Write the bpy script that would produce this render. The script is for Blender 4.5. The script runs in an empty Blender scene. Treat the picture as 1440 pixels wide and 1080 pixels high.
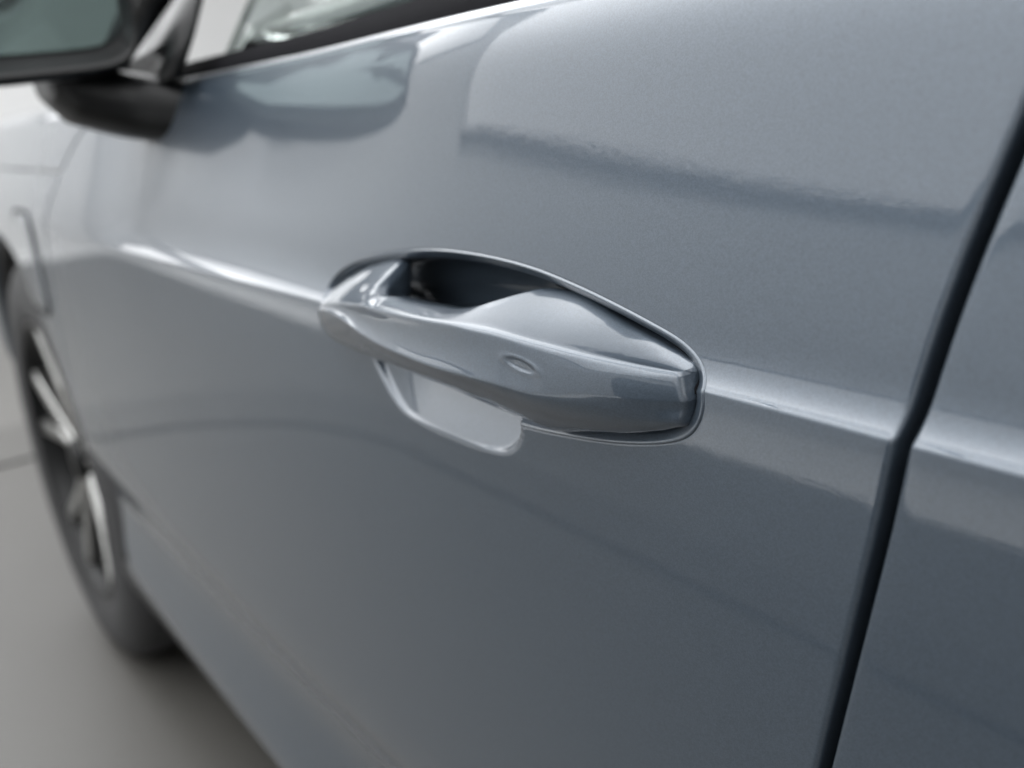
import bpy, math, random
import numpy as np

from mathutils import Matrix, Vector

# ------------------------------------------------------------------ camera, world, light, exposure
S = bpy.context.scene
GZ = 0.76                      # height of the door's crease above the floor
def W(x, o, z):                # car frame (rearwards, outwards, up from the crease) -> world
    return (x, -o, z + GZ)
cd = bpy.data.cameras.new('camera'); cam = bpy.data.objects.new('camera', cd)
S.collection.objects.link(cam); S.camera = cam
# rows: camera right, down, forward expressed in (rearwards, outwards, up)
CR = np.array([[0.57936, -0.80971, -0.09330], [0.17892, 0.23802, -0.95464], [-0.79519, -0.53638, -0.28277]])
CP = np.array([0.31030, 0.21225, 0.09370])
r_, d_, f_ = [Vector((v[0], -v[1], v[2])) for v in CR]
m = Matrix((( r_.x, -d_.x, -f_.x), (r_.y, -d_.y, -f_.y), (r_.z, -d_.z, -f_.z))).to_4x4()
m.translation = Vector(W(*CP)); cam.matrix_world = m
cd.sensor_width = 36; cd.lens = 35; cd.clip_start = .01; cd.clip_end = 100
cd.dof.use_dof = True; cd.dof.focus_distance = .33; cd.dof.aperture_fstop = 6.7
w = bpy.data.worlds.new('World'); S.world = w; w.use_nodes = True
w.node_tree.nodes['Background'].inputs[0].default_value = (.75, .8, .85, 1)
w.node_tree.nodes['Background'].inputs[1].default_value = .05
S.view_settings.view_transform = 'Standard'; S.view_settings.look = 'None'
S.view_settings.exposure = -0.15; S.view_settings.gamma = 1
S.render.engine = 'CYCLES'

# ------------------------------------------------------------------ helpers
def link(o, parent=None):
    S.collection.objects.link(o)
    if parent is not None: o.parent = parent
    return o
def empty(name, loc=(0, 0, 0)):
    o = bpy.data.objects.new(name, None); o.location = loc; o.empty_display_size = .1
    return link(o)
def tag(o, label=None, cat=None, group=None, kind=None):
    if label: o['label'] = label
    if cat: o['category'] = cat
    if group: o['group'] = group
    if kind: o['kind'] = kind
    return o
def mesh(name, V, Fc, mat, parent=None, smooth=True):
    me = bpy.data.meshes.new(name); me.from_pydata([tuple(v) for v in V], [], [tuple(int(i) for i in f) for f in Fc]); me.update()
    if smooth: me.polygons.foreach_set('use_smooth', [True]*len(me.polygons))
    me.materials.append(mat)
    return link(bpy.data.objects.new(name, me), parent)
def gridmesh(P, closed_u=False, closed_v=False, base=0):
    """P: (n,m,3) array in car frame -> verts, faces"""
    n, mm = P.shape[:2]
    V = [W(*p) for p in P.reshape(-1, 3)]
    fs = []
    for i in range(n if closed_u else n-1):
        a = i*mm; b = ((i+1) % n)*mm
        for j in range(mm if closed_v else mm-1):
            k = (j+1) % mm
            fs.append((base+a+j, base+b+j, base+b+k, base+a+k))
    return V, fs
def fix_normals(o, toward=None):
    import bmesh
    bm = bmesh.new(); bm.from_mesh(o.data); bmesh.ops.recalc_face_normals(bm, faces=bm.faces); bm.to_mesh(o.data); bm.free()
def tube(name, pts, r, mat, parent=None, n=10, closed=False, flat=1.0):
    pts = [Vector(W(*p)) for p in pts]; V = []; fs = []; N = len(pts)
    for i, p in enumerate(pts):
        a = pts[(i-1) % N] if (closed or i > 0) else p
        b = pts[(i+1) % N] if (closed or i < N-1) else p
        t = (b-a).normalized(); u = t.cross(Vector((0, 0, 1)))
        if u.length < .05: u = t.cross(Vector((1, 0, 0)))
        u.normalize(); v = t.cross(u)
        for k in range(n):
            an = 2*math.pi*k/n
            V.append(p + u*r*math.cos(an)*flat + v*r*math.sin(an))
    for i in range(N if closed else N-1):
        for k in range(n):
            fs.append((i*n+k, ((i+1) % N)*n+k, ((i+1) % N)*n+(k+1) % n, i*n+(k+1) % n))
    if not closed:
        fs.append(tuple(range(n))); fs.append(tuple(range((N-1)*n, N*n)))
    o = mesh(name, V, fs, mat, parent); fix_normals(o); return o
def box(name, lo, hi, mat, parent=None, bev=0.0):
    import bmesh
    bm = bmesh.new(); bmesh.ops.create_cube(bm, size=1)
    c = [(a+b)/2 for a, b in zip(lo, hi)]; s = [abs(b-a) for a, b in zip(lo, hi)]
    cw = W(*c)
    for v in bm.verts: v.co = Vector((v.co.x*s[0]+cw[0], v.co.y*s[1]+cw[1], v.co.z*s[2]+cw[2]))
    if bev: bmesh.ops.bevel(bm, geom=bm.edges[:], offset=bev, segments=3, affect='EDGES', profile=.5)
    me = bpy.data.meshes.new(name); bm.to_mesh(me); bm.free(); me.materials.append(mat)
    return link(bpy.data.objects.new(name, me), parent)

# ------------------------------------------------------------------ materials
def mat(name, col, rough=.5, metal=0.0, coat=0.0, spec=.5, emit=None, strength=0, noise=0, nscale=60, trans=0, ior=1.5, bump=0, bscale=200):
    m = bpy.data.materials.new(name); m.use_nodes = True; nt = m.node_tree; b = nt.nodes['Principled BSDF']
    I = b.inputs; I['Base Color'].default_value = (*col, 1); I['Roughness'].default_value = rough
    I['Metallic'].default_value = metal; I['Coat Weight'].default_value = coat; I['Coat Roughness'].default_value = .02
    I['Specular IOR Level'].default_value = spec; I['Transmission Weight'].default_value = trans; I['IOR'].default_value = ior
    if emit: I['Emission Color'].default_value = (*emit, 1); I['Emission Strength'].default_value = strength
    tc = nt.nodes.new('ShaderNodeTexCoord')
    if noise:
        n = nt.nodes.new('ShaderNodeTexNoise'); n.inputs['Scale'].default_value = nscale; n.inputs['Detail'].default_value = 5
        nt.links.new(tc.outputs['Object'], n.inputs['Vector'])
        mx = nt.nodes.new('ShaderNodeMixRGB'); mx.blend_type = 'MIX'
        mx.inputs[1].default_value = tuple(max(0, c*(1-noise)) for c in col)+(1,); mx.inputs[2].default_value = tuple(c*(1+noise) for c in col)+(1,)
        nt.links.new(n.outputs['Fac'], mx.inputs[0]); nt.links.new(mx.outputs[0], I['Base Color'])
    if bump:
        n = nt.nodes.new('ShaderNodeTexNoise'); n.inputs['Scale'].default_value = bscale; n.inputs['Detail'].default_value = 3
        nt.links.new(tc.outputs['Object'], n.inputs['Vector'])
        bp = nt.nodes.new('ShaderNodeBump'); bp.inputs['Distance'].default_value = bump; bp.inputs['Strength'].default_value = 1
        nt.links.new(n.outputs['Fac'], bp.inputs['Height']); nt.links.new(bp.outputs[0], I['Normal'])
    return m
def paint_mat():
    m = bpy.data.materials.new('blue grey metallic paint'); m.use_nodes = True; nt = m.node_tree; b = nt.nodes['Principled BSDF']; I = b.inputs
    L = nt.links.new; N = nt.nodes.new
    tc = N('ShaderNodeTexCoord')
    # metallic flake: cells under a millimetre, each a little lighter or darker
    v = N('ShaderNodeTexVoronoi'); v.inputs['Scale'].default_value = 2600; L(tc.outputs['Object'], v.inputs['Vector'])
    sep = N('ShaderNodeSeparateColor'); L(v.outputs['Color'], sep.inputs[0])
    n2 = N('ShaderNodeTexNoise'); n2.inputs['Scale'].default_value = 700; n2.inputs['Detail'].default_value = 4; L(tc.outputs['Object'], n2.inputs['Vector'])
    ad = N('ShaderNodeMath'); ad.operation = 'MULTIPLY_ADD'; ad.inputs[1].default_value = .6; L(sep.outputs[0], ad.inputs[0])
    sc = N('ShaderNodeMath'); sc.operation = 'MULTIPLY'; sc.inputs[1].default_value = .4; L(n2.outputs['Fac'], sc.inputs[0]); L(sc.outputs[0], ad.inputs[2])
    mx = N('ShaderNodeMixRGB'); mx.inputs[1].default_value = (*PAINT_LO, 1); mx.inputs[2].default_value = (*PAINT_HI, 1)
    L(ad.outputs[0], mx.inputs[0]); L(mx.outputs[0], I['Base Color'])
    I['Metallic'].default_value = .45; I['Roughness'].default_value = .40
    I['Coat Weight'].default_value = 1; I['Coat Roughness'].default_value = .015; I['Coat IOR'].default_value = 1.5
    # orange peel in the clear coat
    n = N('ShaderNodeTexNoise'); n.inputs['Scale'].default_value = 330; n.inputs['Detail'].default_value = 2; L(tc.outputs['Object'], n.inputs['Vector'])
    bp = N('ShaderNodeBump'); bp.inputs['Distance'].default_value = .000010; bp.inputs['Strength'].default_value = 1
    L(n.outputs['Fac'], bp.inputs['Height']); L(bp.outputs[0], I['Coat Normal'])
    return m
PAINT_LO = (.028, .039, .053); PAINT_HI = (.053, .071, .093)
PAINT = paint_mat()
BLACK = mat('gloss black plastic', (.003, .0033, .0036), .35, spec=.2, noise=.2)
MATTE = mat('matt black plastic', (.018, .018, .019), .55, noise=.3, nscale=300, bump=.0003, bscale=900)
RUBBER = mat('black rubber', (.006, .006, .007), .8, spec=.02, noise=.3, nscale=200)
CHROME = mat('satin silver trim', (.42, .43, .45), .3, metal=1, noise=.04, nscale=30)
ALLOY = mat('machined silver alloy', (.45, .45, .44), .32, metal=1, noise=.05, nscale=40)
MIRROR = mat('mirror glass', (.36, .43, .43), .01, metal=1, noise=.01, nscale=3)
TYRE = mat('tyre rubber', (.02, .02, .021), .75, noise=.3, nscale=80, bump=.0006, bscale=300)
STEEL = mat('brake disc steel', (.25, .25, .25), .4, metal=1, noise=.2, nscale=50)
def glass_mat():
    m = bpy.data.materials.new('tinted window glass'); m.use_nodes = True; nt = m.node_tree; b = nt.nodes['Principled BSDF']
    b.inputs['Base Color'].default_value = (.55, .61, .59, 1); b.inputs['Roughness'].default_value = .01
    b.inputs['Transmission Weight'].default_value = 1; b.inputs['IOR'].default_value = 1.05; b.inputs['Coat Weight'].default_value = .6
    n = nt.nodes.new('ShaderNodeTexNoise'); n.inputs['Scale'].default_value = 4; tc = nt.nodes.new('ShaderNodeTexCoord'); nt.links.new(tc.outputs['Object'], n.inputs['Vector'])
    mr = nt.nodes.new('ShaderNodeMapRange'); mr.inputs[3].default_value = .005; mr.inputs[4].default_value = .03
    nt.links.new(n.outputs['Fac'], mr.inputs[0]); nt.links.new(mr.outputs[0], b.inputs['Roughness'])
    return m
GLASS = glass_mat()

# ---- body side surface: o = outward distance from the crease plane, metres
ZT=np.linspace(-.52,.30,1641)
TB=np.interp(ZT,[-.52,-.49,-.47,-.455,-.43,-.39,-.365,-.335,-.305,-.285,-.25,-.15,-.06,-.03,-.004,.004,.03,.06,.08,.10,.112,.122,.14,.20,.30],
            [-40,-24,-12,4,11,8,-3,-22,-22,-6,-1.2,-.8,-.5,0,0,7,9,9,7.5,7,10,20,22,24,26])
k=np.exp(-.5*(np.arange(-24,25)/7.)**2);k/=k.sum()
TBs=np.convolve(np.pad(TB,24,'edge'),k,'valid')
def cum(t):
    s=-np.tan(np.radians(t));c=np.concatenate([[0],np.cumsum((s[1:]+s[:-1])/2*np.diff(ZT))]);return c-np.interp(0,ZT,c)
TC=np.linspace(-.1,1,4401)      # crease: steep ledge just above the line, easing upwards
tcr=np.where(TC>0,38*np.clip(1-TC,0,1)**2.1,0)
sC=-np.tan(np.radians(tcr))
PC=np.concatenate([[0],np.cumsum((sC[1:]+sC[:-1])/2*np.diff(TC))])
PB=cum(TBs)
PE=cum(np.interp(ZT,[0,.012,.045,.10,.13],[0,5,12,12,10]))   # stronger shoulder towards the front of the door
def ss(a,b,x):
    t=np.clip((x-a)/(b-a),0,1);return t*t*(3-2*t)
def F(x,z):
    x=np.asarray(x,float);z=np.asarray(z,float)
    pl=-.014*np.maximum(0,-x-.15)**2-.012*x*np.abs(x)*(x>0)
    zz=z-ZCR(x)
    wd=np.interp(x,[-.6,-.3,-.1,.1],[.038,.034,.024,.0185])
    pl=pl+np.interp(zz,ZT,PE)*(1-ss(-.31,-.02,x))
    return pl+np.interp(zz,ZT,PB)+ss(-.74,-.56,x)*wd*np.interp(zz/wd,TC,PC)
_xs=np.linspace(-2.2,1.2,341)
_zs=np.interp(_xs,[-.8,-.5,-.3,-.15,0,.1,.2],[-.009,-.0065,-.0055,-.005,-.002,-.0006,-.0024])
_k=np.exp(-.5*(np.arange(-9,10)/4.)**2);_k/=_k.sum()
_zs=np.convolve(np.pad(_zs,9,'edge'),_k,'valid')
def ZCR(x): return np.interp(x,_xs,_zs)

# ------------------------------------------------------------------ car
car = tag(empty('car', W(-.4, -.9, -GZ)), 'blue-grey metallic car seen along its side past the front door handle', 'car')
_PARENT_OFF = car.location.copy()
def part(o, parent=car):
    o.parent = parent
    if parent is car: o.location = -_PARENT_OFF
    return o

def GRc(z):    # centre of the gap between the two doors
    return np.interp(z, [-.50, -.40, -.30, -.20, -.0965, -.0239, .0034, .0358, .0588, .0691, .0757, .12], [.095, .097, .105, .124, .1478, .1647, .1697, .1766, .1833, .1865, .1886, .203])
def GFc(z):    # centre of the gap between fender and front door
    return np.interp(z, [-.50, -.42, -.346, -.2, -.081, -.03, .009, .048, .085, .107, .13], [-.985, -1.005, -1.03, -1.025, -.985, -.95, -.925, -.885, -.823, -.745, -.66])
def smooth_fn(fn):
    zz = np.linspace(-.55, .2, 751); v = fn(zz); k = np.exp(-.5*(np.arange(-30, 31)/12.)**2); k /= k.sum()
    v = np.convolve(np.pad(v, 30, 'reflect', reflect_type='odd'), k, 'valid')
    return lambda z: np.interp(z, zz, v)
GR = smooth_fn(GRc); GF = smooth_fn(GFc)
ZTOP = .1215; ZBOT = -.475

# handle recess outline and finger pocket (x, z), metres
BEZ = np.array([[-177.5,-3], [-177.3,2.5], [-171,9.5],[-154.8,16.4],[-136,20.6],[-117.5,23.8],[-97,26.7],[-77.6,28.6],[-60,29.7],[-42.5,29.9],[-22,29.6],[-1.6,28.3],[12,26.8],[25.5,24.7],[38,22.6],[50,20.2],[61.5,17.8],[72.5,15.2],[80.5,13.3],[87.6,11],[94.6,7.2],[99.2,2.0],[100.5,-4.3],[98.6,-10.6],[95.1,-15.6],[88.8,-20],[76.9,-23.8],[66,-26.4],[54.9,-28.6],[42,-30.5],[30.4,-31.9],[17,-33.4],[3.1,-34.5],[-25,-35.0],[-60,-33.6],[-95,-30.6],[-125,-26],[-150,-20],[-168,-13]])/1000
POC = np.array([[-126,-20],[-123.5,-28],[-117.5,-36],[-104.4,-48.5],[-92,-51.6],[-78.4,-52.9],[-53.7,-53.6],[-25.2,-52.6],[-13.2,-49.8],[-5,-43.5],[-1.5,-36],[-.5,-27],[-1,-16],[-60,-8],[-110,-12]])/1000
def spline_closed(P, n):
    """closed centripetal-ish Catmull-Rom resampled to n even points"""
    out = []; N = len(P)
    for i in range(N):
        p0, p1, p2, p3 = P[i-1], P[i], P[(i+1) % N], P[(i+2) % N]
        for t in np.linspace(0, 1, 24, endpoint=False):
            out.append(.5*((2*p1)+(-p0+p2)*t+(2*p0-5*p1+4*p2-p3)*t*t+(-p0+3*p1-3*p2+p3)*t**3))
    out = np.array(out)
    k = np.exp(-.5*(np.arange(-36, 37)/12.)**2); k /= k.sum()
    out = np.stack([np.convolve(np.concatenate([out[-36:, c], out[:, c], out[:36, c]]), k, 'valid') for c in (0, 1)], 1)
    seg = np.linalg.norm(np.roll(out, -1, 0)-out, axis=1); s = np.concatenate([[0], np.cumsum(seg)])
    q = np.linspace(0, s[-1], n, endpoint=False); oo = np.vstack([out, out[:1]])
    return np.stack([np.interp(q, s, oo[:, c]) for c in (0, 1)], 1)
POCS = spline_closed(POC, 260)
def sdf(P, poly):
    """signed distance, positive inside"""
    a = poly; b = np.roll(poly, -1, 0); ab = b-a; L2 = (ab**2).sum(1)
    d = np.full(len(P), 1e9); ins = np.zeros(len(P), bool)
    for i in range(len(a)):
        ap = P-a[i]; t = np.clip(ap@ab[i]/L2[i], 0, 1); d = np.minimum(d, np.hypot(*(ap-t[:, None]*ab[i]).T))
        c = (a[i, 1] > P[:, 1]) != (b[i, 1] > P[:, 1])
        xi = a[i, 0]+(P[:, 1]-a[i, 1])*ab[i, 0]/(ab[i, 1] if abs(ab[i, 1]) > 1e-12 else 1e-12)
        ins ^= c & (P[:, 0] < xi)
    return np.where(ins, d, -d)
def skin_o(x, z):
    """outward offset of the door skin including the finger pocket"""
    o = F(x, z)
    P = np.stack([np.ravel(x), np.ravel(z)], 1)
    near = (P[:, 0] > -.14) & (P[:, 0] < .01) & (P[:, 1] > -.06) & (P[:, 1] < -.005)
    dep = np.zeros(len(P))
    if near.any():
        sd = sdf(P[near], POCS); zz = P[near, 1]
        dep[near] = (.0006+.50*np.clip(zz+.052, 0, 1)*(.30+.70*ss(-.125, -.080, P[near, 0])))*ss(-.0010, .0022, sd)
    return o-dep.reshape(np.shape(o))
# groove just outside the recess rim
def rows_z(z0, z1):
    out = [z0]
    while out[-1] < z1-1e-6:
        z = out[-1]
        st = .0007 if -.014 < z < .024 else (.002 if -.07 < z < .06 else .005)
        out.append(min(z+st, z1))
    if out[-1]-out[-2] < 2e-4: out.pop(-2)
    return np.array(out)
def edge_wrap(P, side, n=6, r=.0022, depth=.016, axis=0):
    """append a rounded return flange to one side of an (n,m,3) grid. side: 'u0','u1','v0','v1'"""
    Q = P if side[0] == 'u' else P.transpose(1, 0, 2)
    e = Q[0] if side[1] == '0' else Q[-1]; i = Q[1] if side[1] == '0' else Q[-2]
    d = e-i; d[:, 1] = 0; d /= np.linalg.norm(d, axis=1)[:, None]
    ex = []
    for k in range(1, n+1):
        a = math.pi/2*k/n
        q = e+d*r*math.sin(a); q[:, 1] -= r*(1-math.cos(a)); ex.append(q)
    q = ex[-1].copy(); q[:, 1] -= .004; ex.append(q); q = ex[-1].copy(); q[:, 1] -= depth; ex.append(q)
    ex = np.array(ex)
    Q = np.concatenate([ex[::-1], Q]) if side[1] == '0' else np.concatenate([Q, ex])
    return Q if side[0] == 'u' else Q.transpose(1, 0, 2)

def front_door():
    xb = np.concatenate([np.arange(-.96, -.26, .006), np.arange(-.26, .1699, .0025), [.17]])
    z = rows_z(ZBOT, ZTOP)
    def mapx(xb, z):
        l = np.clip((-.60-xb)/.36, 0, 1)**1.0; r = np.clip((xb-.125)/.045, 0, 1)
        gl = GF(z)+.0020+.0022; gr = GR(z)-.0020-.0022
        return xb+(gl+.96)*ss(0, 1, l)*1.0*(l > 0)*1.0+(gr-.17)*r
    X, Z = np.meshgrid(xb, z, indexing='ij')
    # left side: linear remap between x=-.6 and the gap
    gl = GF(Z)+.0042; gr = GR(Z)-.0042
    Xm = X.copy()
    L = X < -.60; t = (-.60-X)/.36; Xm[L] = (-.60+(gl+.60)*t)[L]
    R = X > .125; t = (X-.125)/.045; Xm[R] = (.125+(gr-.125)*t)[R]
    P = np.stack([Xm, F(Xm, Z), Z], 2)
    iu0 = int(np.argmin(abs(xb+.195))); iu1 = int(np.argmin(abs(xb-.118)))
    iv0 = int(np.argmin(abs(z+.0635))); iv1 = int(np.argmin(abs(z-.045)))
    Pw = P
    for s in ('u0', 'u1', 'v0', 'v1'): Pw = edge_wrap(Pw, s, depth=.02)
    ou = 8; ov = 8
    V, fs = gridmesh(Pw); mm = Pw.shape[1]
    hole = set()
    keep = []
    for f in fs:
        i, j = divmod(f[0], mm)
        if iu0+ou <= i < iu1+ou and iv0+ov <= j < iv1+ov: continue
        keep.append(f)
    # boundary loop of the hole, counter-clockwise in (x, z)
    loop = [(i, iv0) for i in range(iu0, iu1)]+[(iu1, j) for j in range(iv0, iv1)]+[(i, iv1) for i in range(iu1, iu0, -1)]+[(iu0, j) for j in range(iv1, iv0, -1)]
    lid = [(i+ou)*mm+(j+ov) for i, j in loop]
    B = np.array([[P[i, j, 0], P[i, j, 2]] for i, j in loop])
    # match each loop vertex to a point of the recess outline
    out = spline_closed(BEZ, 2400)
    def ang(Q): return np.unwrap(np.arctan2((Q[:, 1]-.0)/.055, (Q[:, 0]+.038)/.150))
    def ang2(Q): return np.unwrap(np.arctan2((Q[:, 1]+.001)/.034, (Q[:, 0]+.038)/.142))
    ab = ang(B); ao = ang2(out)
    if ao[-1] < ao[0]: out = out[::-1]; ao = ang2(out)
    st = int(np.argmin((ao-ab[0]+math.pi) % (2*math.pi)))
    ao0 = np.concatenate([ao-2*math.pi, ao, ao+2*math.pi]); o3 = np.concatenate([out, out, out])
    ab = ab+2*math.pi*round((ao.mean()-ab.mean())/(2*math.pi))
    O = np.stack([np.interp(ab, ao0, o3[:, c]) for c in (0, 1)], 1)
    sv = [0]; d = .004
    sv = np.concatenate([np.linspace(0, .04, 7), np.linspace(.04, .62, 60)[1:], np.linspace(.62, 1, 22)[1:]])
    rings = []
    for s in sv[:-1]:
        Q = O*(1-s)+B*s; o = skin_o(Q[:, 0], Q[:, 1])
        dist = np.linalg.norm(B-O, axis=1)*s
        o = o-.0009*np.clip(1-dist/.0011, 0, 1)**2
        rings.append(np.stack([Q[:, 0], o, Q[:, 1]], 1))
    # first ring also drops inwards behind the bezel
    r0 = rings[0].copy(); r0[:, 1] -= .004; rings.insert(0, r0)
    base = len(V); n = len(lid); rings = np.array(rings)
    V += [W(*p) for p in rings.reshape(-1, 3)]
    K = len(rings)
    for k in range(K-1):
        for i in range(n):
            j = (i+1) % n; keep.append((base+k*n+i, base+k*n+j, base+(k+1)*n+j, base+(k+1)*n+i))
    for i in range(n):
        j = (i+1) % n; keep.append((base+(K-1)*n+i, base+(K-1)*n+j, lid[j], lid[i]))
    o = mesh('front_door', V, keep, PAINT); fix_normals(o)
    return part(o)
door = front_door()

def panel(name, xl, xr, z0, z1, nx, sides=('u0', 'u1', 'v0', 'v1'), m=PAINT, parent=car, off=0.0, rows=None):
    z = rows_z(z0, z1) if rows is None else rows
    u = np.linspace(0, 1, nx)[:, None]
    L = xl(z)[None]; R = xr(z)[None]; X = L+(R-L)*u; Z = np.broadcast_to(z[None], X.shape)
    P = np.stack([X, F(X, Z)+off, Z], 2)
    for s in sides: P = edge_wrap(P, s)
    V, fs = gridmesh(P); o = mesh(name, V, fs, m); fix_normals(o)
    return part(o, parent) if parent is car else (setattr(o, 'parent', parent) or o)
rear_door = panel('rear_door', lambda z: GR(z)+.0042, lambda z: np.full_like(z, 1.05), ZBOT, ZTOP, 260)

# black weatherstrip deep in the shut gaps
for nm, g in (('door_seal', GR), ('door_seal', GF)):
    zz = np.linspace(ZBOT+.004, ZTOP-.004, 80); xx = g(zz)
    part(tube(nm, np.stack([xx, F(xx, zz)-.020, zz], 1), .009, RUBBER, n=8))

# front fender with its wheel arch, bonnet edge above it
WX, WZ, WR, AR = -1.38, -.42, .34, .378
def fender():
    th = np.radians(np.linspace(-4, 184, 140))
    # lower boundary follows the arch, then the door gap bottom
    zt = .0505
    V = []; rowsn = 70
    cols = []
    for t in th:
        ax, az = WX+AR*math.cos(t), WZ+AR*math.sin(t)
        cols.append((ax, az))
    # right block: between arch edge and door gap, built as rows from z bottom to top
    P = []
    u = np.linspace(0, 1, 60)
    zr = np.concatenate([np.linspace(-.445, -.05, 90), np.linspace(-.05, zt, 50)[1:]])
    X = []
    for z in zr:
        xa = WX+math.sqrt(max(AR*AR-(z-WZ)**2, 0)) if z < WZ+AR else WX
        xr = float(GF(z))-.0042
        X.append(xa+(xr-xa)*u)
    X = np.array(X).T; Z = np.broadcast_to(zr[None], X.shape)
    P = np.stack([X, F(X, Z), Z], 2)
    P = edge_wrap(P, 'u1'); P = edge_wrap(P, 'v1'); P = edge_wrap(P, 'u0', r=.006, depth=.03)
    V, fs = gridmesh(P)
    X = []
    for z in zr:
        xa = WX-math.sqrt(max(AR*AR-(z-WZ)**2, 0)) if z < WZ+AR else WX
        X.append(-1.95+(xa+1.95)*u)
    X = np.array(X).T; P = np.stack([X, F(X, Z), Z], 2); P = edge_wrap(P, 'v1'); P = edge_wrap(P, 'u1', r=.006, depth=.03)
    V2, fs2 = gridmesh(P, base=len(V))
    o = mesh('front_fender', V+V2, fs+fs2, PAINT); fix_normals(o); return part(o)
fend = fender()
def bonnet():
    v = np.linspace(0, 1, 60); u = np.linspace(0, 1, 80)
    P = []
    for a in u:
        row = []
        for b in v:
            if b < .35:
                z = .055+(.105-.055)*(b/.35); x1 = float(GF(z))-.0042; x = -1.95+(x1+1.95)*a; row.append((x, float(F(x, z)), z))
            else:
                t = (b-.35)/.65; z = .105+.075*math.sin(t*math.pi/2); x1 = float(GF(.105))-.0042; x = -1.95+(x1+1.95)*a
                row.append((x, float(F(x, .105))-.012*t-.75*t*t, z-.02*max(0, -x-1.0)*t))
        P.append(row)
    P = np.array(P); P = edge_wrap(P, 'v0'); P = edge_wrap(P, 'u1')
    V, fs = gridmesh(P); o = mesh('bonnet', V, fs, PAINT); fix_normals(o); return part(o)
bonnet()
# charging flap on the fender: a rounded panel standing a hair proud inside its own groove
def rrect(cx, cz, w, h, r, n=10):
    out = []
    for sx, sz, a0 in ((1, 1, 0), (-1, 1, 90), (-1, -1, 180), (1, -1, 270)):
        for k in range(n+1):
            a = math.radians(a0+90*k/n); out.append((cx+sx*(w/2-r)+r*math.cos(a), cz+sz*(h/2-r)+r*math.sin(a)))
    return np.array(out)
def flap():
    cx, cz, w_, h_ = -1.105, -.062, .135, .125
    outl = rrect(cx, cz, w_, h_, .03)
    R = []
    for s, off in ((1.0, -.004), (1.0, .0010), (.985, .0022), (.96, .0026), (.7, .0028), (.4, .003), (.02, .003)):
        Q = (outl-[cx, cz])*s+[cx, cz]; R.append(np.stack([Q[:, 0], F(Q[:, 0], Q[:, 1])+off, Q[:, 1]], 1))
    V, fs = gridmesh(np.array(R), closed_v=True); o = mesh('charging_flap', V, fs, PAINT); fix_normals(o); o.parent = fend
    Q = rrect(cx, cz, w_+.006, h_+.006, .033); t = tube('flap_gap', np.stack([Q[:, 0], F(Q[:, 0], Q[:, 1])+.0002, Q[:, 1]], 1), .0022, RUBBER, n=6, closed=True); t.parent = fend
flap()

# black lip of the wheel arch and inner liner
th = np.radians(np.linspace(-10, 190, 90))
P = []
for rr, oo in ((AR+.002, -.012), (AR-.014, -.010), (AR-.016, -.02), (AR-.01, -.26)):
    xs = WX+rr*np.cos(th); zs = WZ+rr*np.sin(th); P.append(np.stack([xs, F(xs, np.maximum(zs, -.40))+oo, zs], 1))
V, fs = gridmesh(np.array(P)); o = mesh('wheel_arch_liner', V, fs, MATTE); part(o)

# sill below the doors
zz = np.array([ZBOT-.003, ZBOT-.02, ZBOT-.05, ZBOT-.075, ZBOT-.085]); oo = [-.035, -.032, -.04, -.07, -.3]
X = np.linspace(-1.06, 1.05, 60)
P = np.array([[(x, o_, z_) for z_, o_ in zip(zz, oo)] for x in X]); V, fs = gridmesh(P); o = mesh('sill', V, fs, MATTE); fix_normals(o); part(o)
# floor pan and dark cabin side so that no light leaks through the open shell
part(box('underbody', (-1.0, -1.75, -.60), (1.05, -.30, -.50), MATTE))
part(box('engine_bay', (-1.95, -1.75, -.50), (-1.0, -.32, -.02), MATTE))
part(box('door_lining', (-.60, -.10, -.44), (1.05, -.07, .06), MATTE))
part(box('dashboard', (-1.05, -1.6, -.30), (-.72, -.16, .085), MATTE, bev=.03))

# ------------------------------------------------------------------ belt line, windows, pillars
def strip(name, x0, x1, prof, m, nx=90, parent=car):
    X = np.linspace(x0, x1, nx); P = []
    for x in X:
        o0 = float(F(x, ZTOP)); P.append([(x, o0+a, ZTOP+b) for a, b in prof])
    P = np.array(P); V, fs = gridmesh(P); o = mesh(name, V, fs, m); fix_normals(o); return part(o, parent)
strip('belt_trim', -.60, 1.05, [(-.014, -.001), (-.005, .0005), (-.0042, .0018), (-.0042, .0032), (-.006, .0046), (-.016, .005)], CHROME)
strip('window_rubber', -.62, 1.05, [(-.012, .0045), (-.013, .009), (-.020, .018), (-.030, .019), (-.036, .014)], RUBBER)
def side_glass(name, x0, x1, xt0, xt1):
    P = []
    for a in np.linspace(0, 1, 24):
        row = []
        for b in np.linspace(0, 1, 14):
            x = (x0+(x1-x0)*a)*(1-b)+(xt0+(xt1-xt0)*a)*b; z = .132+.36*b
            row.append((x, float(F(max(min(x, 1), -1), ZTOP))-.030-.36*.42*b-.03*b*b, z))
        P.append(row)
    P = np.array(P); V, fs = gridmesh(P); o = mesh(name, V, fs, GLASS); o.parent = None; part(o)
    s = o.modifiers.new('thickness', 'SOLIDIFY'); s.thickness = .004; return o
side_glass('front_window', -.50, .175, -.22, .20); side_glass('rear_window', .235, 1.05, .26, 1.0)
def bar(name, pts, r, m, flat=1.0): return part(tube(name, pts, r, m, n=12, flat=flat))
o0 = float(F(0, ZTOP))
bar('door_pillar', [(.205, o0-.04, .115), (.215, o0-.12, .30), (.225, o0-.225, .50)], .028, BLACK)
bar('windscreen_pillar', [(-.88, o0-.05, .10), (-.62, o0-.10, .26), (-.20, o0-.24, .51), (.4, o0-.27, .535), (1.05, o0-.27, .51)], .026, BLACK)
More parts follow.
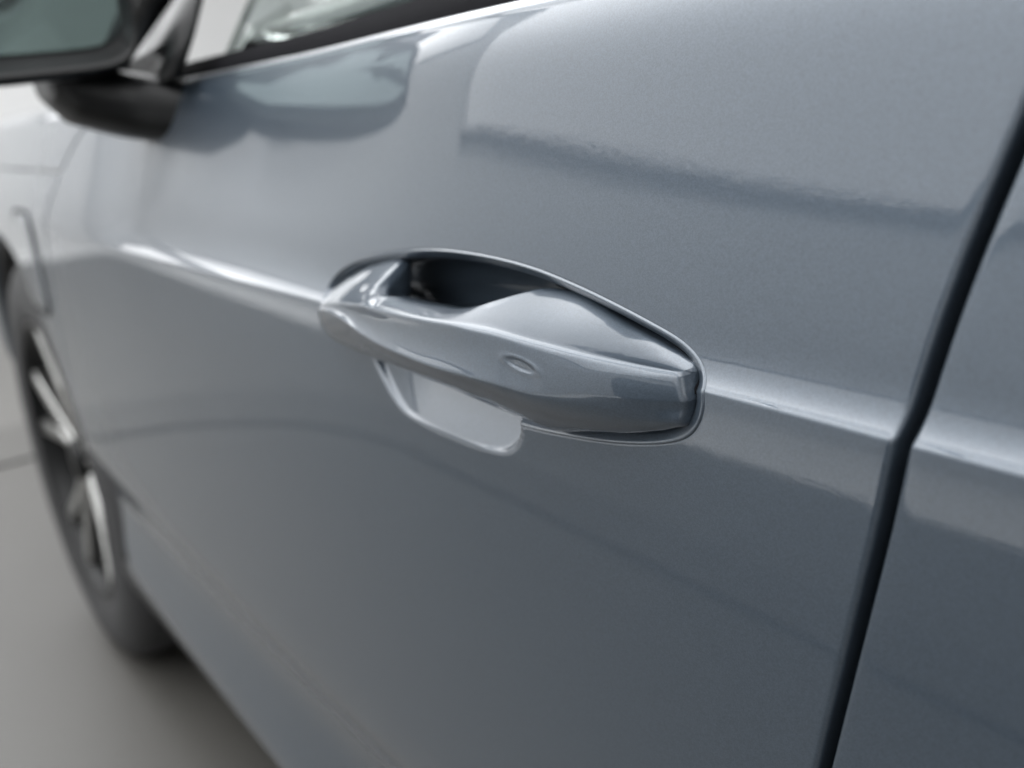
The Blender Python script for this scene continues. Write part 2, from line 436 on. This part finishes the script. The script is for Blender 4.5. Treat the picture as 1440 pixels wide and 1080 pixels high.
# roof and far side, plain panels closing the body
P = np.array([[(x, o_, z_) for o_, z_ in ((o0-.25, .53), (o0-.5, .58), (-.9, .60), (-1.3, .58), (-1.55, .53))] for x in np.linspace(-.15, 1.05, 8)])
V, fs = gridmesh(P); part(mesh('roof', V, fs, PAINT))
# triangular cover in front of the window, where the mirror foot sits
tri = [(-.60, .1225), (-.44, .1225), (-.47, .165), (-.58, .128)]
P = np.array([[(-.66, float(F(-.66, ZTOP))-.010, .122), (-.45, o0-.012, .124)], [(-.60, o0-.026, .145), (-.455, o0-.030, .155)], [(-.52, o0-.052, .19), (-.47, o0-.055, .20)]])
V, fs = gridmesh(P); so = mesh('mirror_base_cover', V, fs, BLACK); part(so); md = so.modifiers.new('t', 'SOLIDIFY'); md.thickness = .006

# ------------------------------------------------------------------ door handle
def tab(xs, vs, sig=.004):
    g = np.linspace(-.20, .14, 681); v = np.interp(g, xs, vs); n = max(1, int(sig/.0005)); k = np.exp(-.5*(np.arange(-4*n, 4*n+1)/n)**2); k /= k.sum()
    v = np.convolve(np.pad(v, 4*n, 'edge'), k, 'valid'); return lambda x: np.interp(x, g, v)
mm_ = lambda a: np.array(a)/1000
zA0 = tab(mm_([-172,-166,-158,-146,-132,-118,-106,-100.5,-97,-93,-86,-62,-40,-23,-12,-3,2,7,25,37,50,61,72.5,85,96]), mm_([-4,3,8.5,13.5,17.6,20.4,22.2,21.6,18.2,14,12.2,11.8,12.0,12.6,14.2,16.8,18.8,20.7,20.5,19.3,17.4,15.1,12.4,9.2,5]), .0013)
zA1 = tab(mm_([-172,-166,-158,-146,-132,-118,-106,-100.5,-97,-93,-86,-62,-40,-23,-12,-3,2,7,25,37,50,61,72.5,85,96]), mm_([-4,3,8.5,13.5,17.6,20.4,22.2,21.6,18.2,14,12.2,11.8,12.0,12.6,14.2,16.8,18.8,20.7,20.5,19.3,17.4,15.1,12.4,9.2,5]), .0036)
zA = lambda x: zA0(x)*(1-ss(-.088, -.076, x))+zA1(x)*ss(-.088, -.076, x)
oAt = tab(mm_([-172,-160,-146,-130,-115,-105,-100.5,-96,-91,-60,-25,-8,-2,3,8,25,50,72,85,96]), mm_([-3,-6,-9,-10.5,-11,-10,-5,4,10,11.4,11,9.6,7,-3,-9.2,-10.6,-9.8,-7.9,-5.8,-4]), .0026)
zB = tab(mm_([-172,-160,-150,-134,-110,-85,-59,-35,-2,18.5,34,54,68,84,98]), mm_([-5.5,-3,-.5,2.6,6.4,8.6,10.0,10.6,11.8,12.0,10.6,9.4,8.0,6.4,4.5]), .006)
oB = tab(mm_([-172,-163,-150,-134,-110,-85,-59,-30,0,30,54,68,80,88,94,99]), mm_([2,8,12.5,15.4,18.9,22.3,24.3,25,24.5,21,16.8,13.6,9.8,6.4,2.2,0]), .006)
zC = tab(mm_([-172,-160,-150,-140,-125,-111,-99,-87,-70,-54,-35,-17,9,22,37,57,78,98]), mm_([-8,-4,-1,2,4.4,3.0,.2,-2.7,-4.6,-5.6,-6.3,-6.7,-6.9,-7.4,-8.6,-9.0,-8.6,-6]), .005)
zC = tab(mm_([-172,-160,-145,-130,-112,-99,-87,-70,-54,-35,-17,9,22,37,57,78,98]), mm_([-8,-4.5,-1.6,-.2,0,-1.0,-3.0,-4.6,-5.5,-6.3,-6.7,-6.9,-7.4,-8.9,-9.4,-9.2,-7]), .006)
oC = tab(mm_([-172,-163,-150,-134,-110,-87,-54,-17,9,37,57,70,80,88,94,99]), mm_([3,9.5,14,17.5,21.8,24.8,27.5,28.2,26.8,22.6,17.8,14.0,10.0,6.6,2.4,0]), .006)
zD = tab(mm_([-172,-163,-150,-134,-110,-88,-60,-37,-15,3,12,25,40,57,69,83,96]), mm_([-17,-21.5,-23,-23,-22.4,-21.6,-20.8,-20.6,-21,-22.8,-26,-30,-30.2,-28.1,-25.5,-21,-13]), .004)
oD = tab(mm_([-172,-163,-150,-134,-110,-88,-60,-37,-10,3,17,30,45,98]), mm_([1,4,6.5,8,10.5,12.6,14.6,15.2,14.4,12.2,7.5,3,0,-1]), .005)
zAf = tab(mm_([-172,-166,-158,-146,-132,-118,-106,-80]), mm_([-4,3,8.5,13.5,17.6,20.4,22.0,24.5]), .003)
oAf = tab(mm_([-172,-160,-146,-130,-115,-80]), mm_([-3,-6,-9,-10.5,-11,-11]), .003)
def oA_(x):    # left of the opening the free edge stays on the plane of the foot
    l = oB(x)+(zA(x)-zB(x))/(zAf(x)-zB(x))*(oAf(x)-oB(x)); k = ss(-.082, -.070, x)
    return l*(1-k)+oAt(x)*k
XMAX = lambda z: np.interp(z, mm_([-31,-25.6,-21.3,-16.9,-12.4,-4.6,3.2,7.2,9.8,13,18,21]), mm_([56,70,84.3,90.3,93.4,95.4,93.6,90.6,86,77,66,55]))
def grip():
    U = np.concatenate([[0, .0015, .004, .008, .013], np.linspace(.02, .985, 400), [.99, .994, .997, .999, 1.0]])
    X0, X1 = -.1705, .0944
    SEC = []
    for u in U:
        x = X0+(X1-X0)*u
        # control polygon (z, o) with bulges between
        A = np.array([zA(x), oA_(x)]); B = np.array([zB(x), oB(x)]); Cc = np.array([zC(x), oC(x)]); D = np.array([zD(x), oD(x)])
        th = .012
        bw = ss(-.12, -.06, x)*(1-ss(-.01, .03, x))      # thin free-standing strap in the middle
        E = np.array([D[0]+.004, D[1]-.010*bw-(1-bw)*(D[1]+.010)]); G = np.array([A[0]-.0015, A[1]-.008*bw-(1-bw)*.006])
        def seg(p, q, n, bulge=0.0):
            t = np.linspace(0, 1, n, endpoint=False)[:, None]; d = q-p; nn = np.array([d[1], -d[0]]); L = np.hypot(*d)
            nn = nn/max(L, 1e-9)
            return p+(q-p)*t+nn*(4*t*(1-t))*bulge
        bAB = -.0010+.0004*0-.0022*ss(0, .04, x)           # hollow towards the lock end
        bAB = .0006*(1-ss(-.06, -.01, x))-.0022*ss(-.02, .04, x)
        bBC = -.0013*(1-ss(-.01, .05, x))*(.25+.75*ss(-.15, -.09, x))+.0010*ss(.03, .07, x)
        bCD = .0010+.0018*ss(.0, .05, x)+.0014*(1-ss(-.14, -.08, x))
        pts = np.concatenate([seg(A, B, 34, bAB), seg(B, Cc, 30, bBC), seg(Cc, D, 34, bCD), seg(D, E, 14), seg(E, G, 14), seg(G, A, 8)])
        sg = np.concatenate([np.interp(np.linspace(0, 1, 34), [0, .5, 1], [1.6, 2.4, 2.6]),
                             np.interp(np.linspace(0, 1, 30), [0, .5, 1], [2.6, 2.2, 0.9+1.8*ss(.02, .06, x)]),
                             np.interp(np.linspace(0, 1, 34), [0, .25, 1], [0.9+1.8*ss(.02, .06, x), 2.5, 4.0]),
                             np.full(14, 2.5), np.full(14, 2.0), np.full(8, 1.0)])
        n = len(pts); idx = np.arange(n); D0 = (idx[None]-idx[:, None]+n//2) % n-n//2
        Wt = np.exp(-.5*(D0/sg[:, None])**2); Wt /= Wt.sum(1)[:, None]
        pts = Wt@pts
        # round the left tip
        c = np.array([(A[0]+D[0])/2, .001]); k = math.sqrt(max(0, 1-(1-min(1, (x-X0+.0002)/.0075))**2)); k = .10+.90*k
        pts = c+(pts-c)*np.array([.62+.38*k, k])
        SEC.append(pts)
    SEC = np.array(SEC); Z = SEC[:, :, 0]; O = SEC[:, :, 1]
    Xs = X0+(XMAX(Z)-X0)*U[:, None]
    # gentle: only warp near the right end
    Xb = X0+(X1-X0)*U[:, None]; wv = ss(.70, 1.0, U)[:, None]
    Xs = Xb*(1-wv)+Xs*wv
    # rounded closing edge at the lock end
    e = np.clip((U-.993)/.007, 0, 1)[:, None]; zc_, oc_ = -.004, -.006
    O = O-.0009*(1-np.sqrt(np.maximum(0, 1-e**2)))
    # touch pad: shallow thumb dip on the front face, open towards the lower edge
    x0, z0 = .0335, .0012
    front = np.zeros(Z.shape); front[:, 24:104] = 1
    dx = (Xs-x0)/.0092
    # round-topped scoop
    topz = z0-.0002-.16*(Xs-x0)
    inside = ss(1.3, .55, np.abs(dx))*ss(.0012, -.0016, Z-topz)*ss(-.0165, -.004, Z)*front
    O = O-.00045*inside
    # raised oval rim on top of the scoop
    el = np.sqrt(((Xs-x0)/.0088)**2+((Z-topz-.0002)/.0023)**2)
    O = O+(.00032*np.exp(-((el-1)/.26)**2)-.00035*ss(1.05, .60, el))*front
    P = np.stack([Xs, O, Z], 2)
    P = np.nan_to_num(P)
    V, fs = gridmesh(P, closed_v=True); n = P.shape[1]
    # close the lock end: ring pushed in, then cap
    last = P[-1].copy(); base = len(V)
    cpt = last.mean(0)
    r1 = last.copy(); r1[:, 0] += .0004; r1[:, 1] -= .0010
    r2 = last.copy(); r2[:, 1] = np.minimum(r2[:, 1]-.004, -.008)
    V += [W(*p) for p in r1]+[W(*p) for p in r2]; a = (len(P)-1)*n
    for j in range(n):
        k = (j+1) % n
        fs.append((a+j, a+k, base+k, base+j)); fs.append((base+j, base+k, base+n+k, base+n+j))
    fs.append(tuple(base+n+j for j in range(n))); fs.append(tuple(range(n)))
    o = mesh('door_handle', V, fs, PAINT); fix_normals(o); return part(o)
handle = grip()

def bezel():
    N = 720
    O = spline_closed(BEZ, N)
    if sdf(np.array([[0, 0.]]), O)[0] < 0: pass
    area = np.sum(O[:, 0]*np.roll(O[:, 1], -1)-np.roll(O[:, 0], -1)*O[:, 1])
    if area < 0: O = O[::-1]
    T = np.roll(O, -3, 0)-np.roll(O, 3, 0); T /= np.linalg.norm(T, axis=1)[:, None]; NI = np.stack([-T[:, 1], T[:, 0]], 1)
    cx = np.clip(O[:, 0], -.150, .080); cz = np.interp(cx, [-.150, -.06, .02, .080], [-.006, -.012, -.010, -.006]); Cn = np.stack([cx, cz], 1)
    baseo = skin_o(O[:, 0], O[:, 1])
    # where the finger pocket runs in, the rim follows the pocket floor
    wp = ss(.0005, .004, sdf(O, POCS))
    prof = [(-.0009, -.0022), (-.0006, -.0004), (-.0002, .0004), (.0002, .0006), (.0006, .0005), (.0011, .0001), (.0018, -.0004), (.0026, -.0010), (.0034, -.0016), (.0041, -.0024), (.0046, -.0037), (.0050, -.0068), (.0053, -.0128), (.0060, -.0170), (.0082, -.0220), (.0115, -.0268), (.0165, -.0315), (.0230, -.0355), (.0300, -.0380)]
    R = []
    full = np.linalg.norm(Cn-O, axis=1)
    for d, h in prof:
        dd = np.minimum(d, .93*full)
        k = ss(.004, .014, d)
        P1 = O+NI*min(d, .0045); P2 = O+(Cn-O)*(dd/full)[:, None]
        Q = P1*(1-k)+P2*k
        hb = baseo*(1-ss(.006, .02, d))
        wr = ss(.075, .098, O[:, 0]); hr = h*(1-.5*wr) if d < .0036 else h
        hh = hr*(1-wp)+np.where(wp > 0, (-.0006-.35*max(d, 0)-1.2*max(0, d-.010)), 0)*wp
        R.append(np.stack([Q[:, 0], hb+np.maximum(hh, -.038), Q[:, 1]], 1))
    V, fs = gridmesh(np.array(R), closed_v=True); n = N
    # floor of the bowl
    fs.append(tuple((len(R)-1)*n+j for j in range(n)))
    o = mesh('recess_bowl', V, fs, PAINT); fix_normals(o); o.parent = handle
    # dark gasket in the seam round the lock end
    d = .0049; Q = O+NI*d
    sel = [i for i in range(N) if Q[i, 0] > .012]
    # rotate to a contiguous run
    st = next(i for i in sel if (i-1) % N not in set(sel)); run = []
    i = st
    while Q[i % N, 0] > .012: run.append(i % N); i += 1
    pts = [(Q[j, 0]-.0006*float(ss(.07, .095, Q[j, 0])), baseo[j]-.0056+.0034*float(ss(.07, .092, Q[j, 0])), Q[j, 1]) for j in run[::2]]
    g = tube('gasket', pts, .0012, RUBBER, n=8); g.parent = handle
bezel()
FLOOR_C = (.085, .082, .076); PLAT_C = (.058, .0555, .051)
def LIGHTS():
    light('ceiling_softbox', (-1.2, -.1, 2.15), 8.0, 2.6, 'z', 5.2, 'wide white softbox hung under the ceiling above the car')
    light('wall_light', (-.9, 1.485, .89), 3.8, 1.2, 'o', 1.35, 'broad white light panel leaning at a slant against the wall beside the car', turn=3.8, top=7.5, power=2.0)
    light('added_upper_glow', (-.95, 1.485, 1.88), 4.1, .6, 'o', 4.5, 'unseen white glowing strip added high on the wall to brighten the door crease')  # added glow, brightens the highlight just above the crease
    light('added_side_glow', (-5.2, 1.485, 1.70), 4.1, .92, 'o', 1.2, 'unseen graded white panel added on the side wall to brighten the front of the crease', top=8.0, power=1.4)  # added graded glow, carries the crease highlight forward of the handle
    light('front_light', (-7.35, .2, 1.75), 2.2, 1.1, 'x', 1.0, 'white light panel high on the end wall beyond the bonnet', top=6.0)
    light('added_rear_glow', (4.3, -.3, .9), 2.4, 1.6, 'r', 1.5, 'unseen white glowing panel added behind the car to brighten rearward reflections')  # added glow, lifts the pocket wall that mirrors the rear
    stand_in((.18, .80, -.28), .52, .62)

# ------------------------------------------------------------------ door mirror
def mirror():
    root_o = None
    # arm
    pts = [(-.520, -.085, .095), (-.540, -.055, .102), (-.572, -.020, .112), (-.590, .015, .126), (-.592, .03, .145)]
    P = []
    for i, p in enumerate(pts):
        wx = [.052, .050, .046, .044, .040][i]; wz = [.026, .027, .027, .026, .026][i]; row = []
        for k in range(28):
            a = 2*math.pi*k/28; c, s = math.cos(a), math.sin(a); q = 2.6
            row.append((p[0]+wx*math.copysign(abs(c)**(2/q), c), p[1], p[2]+wz*math.copysign(abs(s)**(2/q), s)))
        P.append(row)
    # resample smoothly
    P = np.array(P); t = np.linspace(0, len(pts)-1, 30); Pn = np.stack([[np.interp(t, range(len(pts)), P[:, k, c]) for c in range(3)] for k in range(28)], 0).transpose(2, 0, 1)
    V, fs = gridmesh(Pn, closed_v=True); fs.append(tuple(range(28))); fs.append(tuple(range(29*28, 30*28)))
    # housing: loft of rounded sections from the glass face forward
    def sec(x, w, h, co, cz, n=56):
        r = []
        for k in range(n):
            a = 2*math.pi*k/n; c, s = math.cos(a), math.sin(a); q = 4.6
            oo = math.copysign(abs(c)**(2/q), c); zz = math.copysign(abs(s)**(2/q), s)
            r.append((x+.05*(oo)*w/.13*.4, co+w*oo-(.022*zz*oo if oo > 0 else 0), cz+h*zz*(1+.06*oo)))
        return r
    co, cz, hw, hh = .036, .191, .070, .060
    H = [sec(x, hw*kw, hh*kh, co, cz) for x, kw, kh in ((-.513, .93, .84), (-.508, .95, .90), (-.508, .97, .95), (-.514, .995, .99), (-.526, 1, 1), (-.56, .97, .96), (-.595, .84, .82), (-.618, .6, .55), (-.628, .2, .15))]
    V2, f2 = gridmesh(np.array(H), closed_v=True, base=len(V)); f2.append(tuple(len(V)+8*56+k for k in range(56)))
    inner = sec(-.524, hw*.86, hh*.74, co, cz+.006); b = len(V)+len(V2); V3 = [W(*p) for p in inner]
    f3 = [(len(V)+k, len(V)+(k+1) % 56, b+(k+1) % 56, b+k) for k in range(56)]
    o = mesh('door_mirror', V+V2+V3, fs+f2+f3, BLACK); fix_normals(o); part(o)
    G = [sec(-.5215+.004*(1-s)*0, hw*.865*s, hh*.745*s, co, cz+.006) for s in (1, .6, .2, .01)]
    V, fs = gridmesh(np.array(G), closed_v=True); g = mesh('mirror_glass', V, fs, MIRROR); g.parent = o
mirror()

# ------------------------------------------------------------------ front wheel
def revolve(name, prof, m, parent, n=96):
    P = np.array([[(WX+r*math.cos(a), o_, WZ+r*math.sin(a)) for r, o_ in prof] for a in np.linspace(0, 2*math.pi, n, endpoint=False)])
    V, fs = gridmesh(P, closed_u=True); o = mesh(name, V, fs, m); fix_normals(o); o.parent = parent; return o
OW = -.035
tyre = revolve('wheel', [(.232, OW-.02), (.236, OW-.004), (.245, OW-.0005), (.262, OW+.003), (.285, OW+.004), (.305, OW-.0), (.322, OW-.008), (.334, OW-.022), (.339, OW-.04), (.340, OW-.12), (.337, OW-.20), (.320, OW-.225), (.235, OW-.22)], TYRE, None)
part(tyre)
revolve('rim', [(.236, OW-.003), (.232, OW-.001), (.227, OW-.003), (.222, OW-.012), (.217, OW-.04), (.205, OW-.12), (.210, OW-.2), (.235, OW-.21)], BLACK, tyre)
revolve('brake_disc', [(.02, OW-.09), (.15, OW-.09), (.152, OW-.10), (.15, OW-.115), (.02, OW-.115)], STEEL, tyre)
def spoke(ang):
    # forked spoke: machined face on top, dark pocket sides
    V = []; fs = []
    def prism(pts, z0, z1):
        b = len(V); n = len(pts)
        for (r, t) in pts: V.append((r, t, z0(r)))
        for (r, t) in pts: V.append((r*1.0, t*1.0, z1(r)))
        fs.append(tuple(range(b, b+n))); fs.append(tuple(range(b+n, b+2*n)))
        for k in range(n): fs.append((b+k, b+(k+1) % n, b+n+(k+1) % n, b+n+k))
    face = lambda r: OW-.012-.028*(1-(r/.22)**1.5)*.6
    back = lambda r: face(r)-.035
    for s in (-1, 1):
        prism([(.035, s*.003), (.035, s*.018), (.11, s*.030), (.224, s*.070), (.226, s*.040), (.12, s*.008)], face, back)
    V_ = []
    c, sn = math.cos(ang), math.sin(ang)
    for r, t, o_ in V: V_.append(W(WX+r*c-t*sn, o_, WZ+r*sn+t*c))
    o = mesh('spoke', V_, fs, ALLOY, tyre, smooth=False); fix_normals(o)
    md = o.modifiers.new('b', 'BEVEL'); md.width = .003; md.segments = 2
    return o
for k in range(5): spoke(math.radians(20+72*k))
revolve('hub_cap', [(.036, OW-.035), (.036, OW-.022), (.030, OW-.016), (.001, OW-.014)], BLACK, tyre, 32)

# ------------------------------------------------------------------ studio
FLOOR = mat('grey studio floor', FLOOR_C, .42, noise=.06, nscale=2.2, bump=.0004, bscale=500)
PLAT = mat('dark grey turntable', PLAT_C, .45, noise=.08, nscale=3, bump=.0004, bscale=600)
WALL = mat('white studio wall', (.86, .86, .855), .8, noise=.03, nscale=1.5)
CEIL = mat('grey ceiling', (.30, .31, .33), .9, noise=.05, nscale=1.5)
def flat(name, x0, x1, o0, o1, z, m):
    V = [W(x0, o0, z), W(x1, o0, z), W(x1, o1, z), W(x0, o1, z)]
    return mesh(name, V, [(0, 3, 2, 1)], m, smooth=False)
XF, XR, OO, OI, ZCE = -7.5, 4.5, 1.5, -4.5, 2.35
tag(flat('floor', XF, XR, OI, OO, -GZ, FLOOR), kind='structure')
Q = rrect(-.35, -1.30, 5.3, 4.6, .9, 14)
V = [W(q[0], q[1], -GZ+.006) for q in Q]+[W(*((q-[-.35, -1.30])*1.0015+[-.35, -1.30]), -GZ+.0005) for q in Q]; n = len(Q)
tag(mesh('turntable', V, [tuple(range(n))]+[(i, n+i, n+(i+1) % n, (i+1) % n) for i in range(n)], PLAT, smooth=False), kind='structure')
Q = rrect(-.35, -1.25, 4.5, 4.2, .8, 12)
tag(tube('turntable_seam', [(q[0], q[1], -GZ+.0055) for q in Q], .006, RUBBER, n=6, closed=True), kind='structure')
def cove(name, a, b, nrm):
    """wall from a to b (x,o) with a curved foot; nrm points into the room"""
    R = .12; prof = [(R*(1-math.sin(t)), R*(1-math.cos(t))) for t in np.linspace(0, math.pi/2, 12)]+[(0, ZCE+GZ)]
    P = np.array([[(p[0]+nrm[0]*d, p[1]+nrm[1]*d, -GZ+h+.001) for d, h in prof] for p in (a, b)])
    V, fs = gridmesh(P); return tag(mesh(name, V, fs, WALL), kind='structure')
cove('wall', (XF, OO), (XR, OO), (0, -1)); cove('front_wall', (XF, OI), (XF, OO), (1, 0)); cove('rear_wall', (XR, OI), (XR, OO), (-1, 0)); cove('far_wall', (XF, OI), (XR, OI), (0, 1))
tag(flat('ceiling', XF, XR, OI, OO, ZCE, CEIL), kind='structure')
def light(name, c, w_, h_, ax, strength, label, col=(.98, .99, 1), turn=0, top=None, power=1.0):
    """softbox: black tray with a glowing diffuser. ax: 'z' faces down, 'o' faces the car's side, 'x' faces rearwards; turn: roll in its own plane"""
    m = mat('diffuser glow', (.8, .8, .8), .6, emit=col, strength=strength, noise=.01)
    e = tag(empty(name, W(*c)), label, 'studio light')
    if top:   # glow graded brighter towards the top, made up to fade the crease highlight
        nt = m.node_tree; tc = nt.nodes.new('ShaderNodeTexCoord'); sp = nt.nodes.new('ShaderNodeSeparateXYZ'); mr = nt.nodes.new('ShaderNodeMapRange')
        nt.links.new(tc.outputs['Object'], sp.inputs[0]); nt.links.new(sp.outputs[2], mr.inputs[0])
        mr.inputs[1].default_value = -h_/2; mr.inputs[2].default_value = h_/2
        pw = nt.nodes.new('ShaderNodeMath'); pw.operation = 'POWER'; pw.inputs[1].default_value = power; nt.links.new(mr.outputs[0], pw.inputs[0])
        ma = nt.nodes.new('ShaderNodeMath'); ma.operation = 'MULTIPLY_ADD'; ma.inputs[1].default_value = top-strength; ma.inputs[2].default_value = strength
        nt.links.new(pw.outputs[0], ma.inputs[0]); nt.links.new(ma.outputs[0], nt.nodes['Principled BSDF'].inputs['Emission Strength'])
    a, b = w_/2, h_/2
    if ax == 'z': V = [(-a, -b, 0), (a, -b, 0), (a, b, 0), (-a, b, 0)]; fc = [(0, 1, 2, 3)]; lo, hi = (-a-.04, -b-.04, .01), (a+.04, b+.04, .12)
    elif ax == 'o': V = [(-a, 0, -b), (a, 0, -b), (a, 0, b), (-a, 0, b)]; fc = [(0, 1, 2, 3)]; lo, hi = (-a-.03, .002, -b-.03), (a+.03, .012, b+.03)
    elif ax == 'r': V = [(0, -a, -b), (0, a, -b), (0, a, b), (0, -a, b)]; fc = [(0, 3, 2, 1)]; lo, hi = (.01, -a-.04, -b-.04), (.08, a+.04, b+.04)
    else: V = [(0, -a, -b), (0, a, -b), (0, a, b), (0, -a, b)]; fc = [(0, 1, 2, 3)]; lo, hi = (-.12, -a-.04, -b-.04), (-.01, a+.04, b+.04)
    # local Blender axes here: x rearwards, y towards the car's inside, z up
    d = mesh('diffuser', [(v[0], v[1] if ax != 'o' else v[1], v[2]) for v in V], fc, m, smooth=False)
    t = box('tray', lo, hi, MATTE, bev=.003)
    # box() works in the car frame; bring it back to the local frame
    for v in t.data.vertices: v.co.z -= GZ
    if ax == 'o':
        for q in (d, t): pass
    for q in (d, t): q.parent = e
    if turn: e.rotation_euler = (0, math.radians(turn), 0)
    return e
def stand_in(c, w_, h_):  # unseen dark panel added to give the handle the photographer's dark reflection
    e = tag(empty('photographer_stand_in', W(*c)), 'unseen black panel on a stand, added in place of the photographer mirrored in the handle', 'stand_in')
    Q = rrect(0, 0, w_, h_, .09, 10)
    V = [(q[0], -.01, q[1]) for q in Q]+[(q[0], .01, q[1]) for q in Q]; n = len(Q)
    o = mesh('dark_panel', V, [tuple(range(n)), tuple(range(n, 2*n))]+[(i, (i+1) % n, n+(i+1) % n, n+i) for i in range(n)], MATTE, smooth=False); o.parent = e
    t = tube('stand', [(0, 0, -h_/2-GZ), (0, 0, -GZ-(c[2]+GZ)+.0)], .014, MATTE); t.parent = e
    return e
LIGHTS()
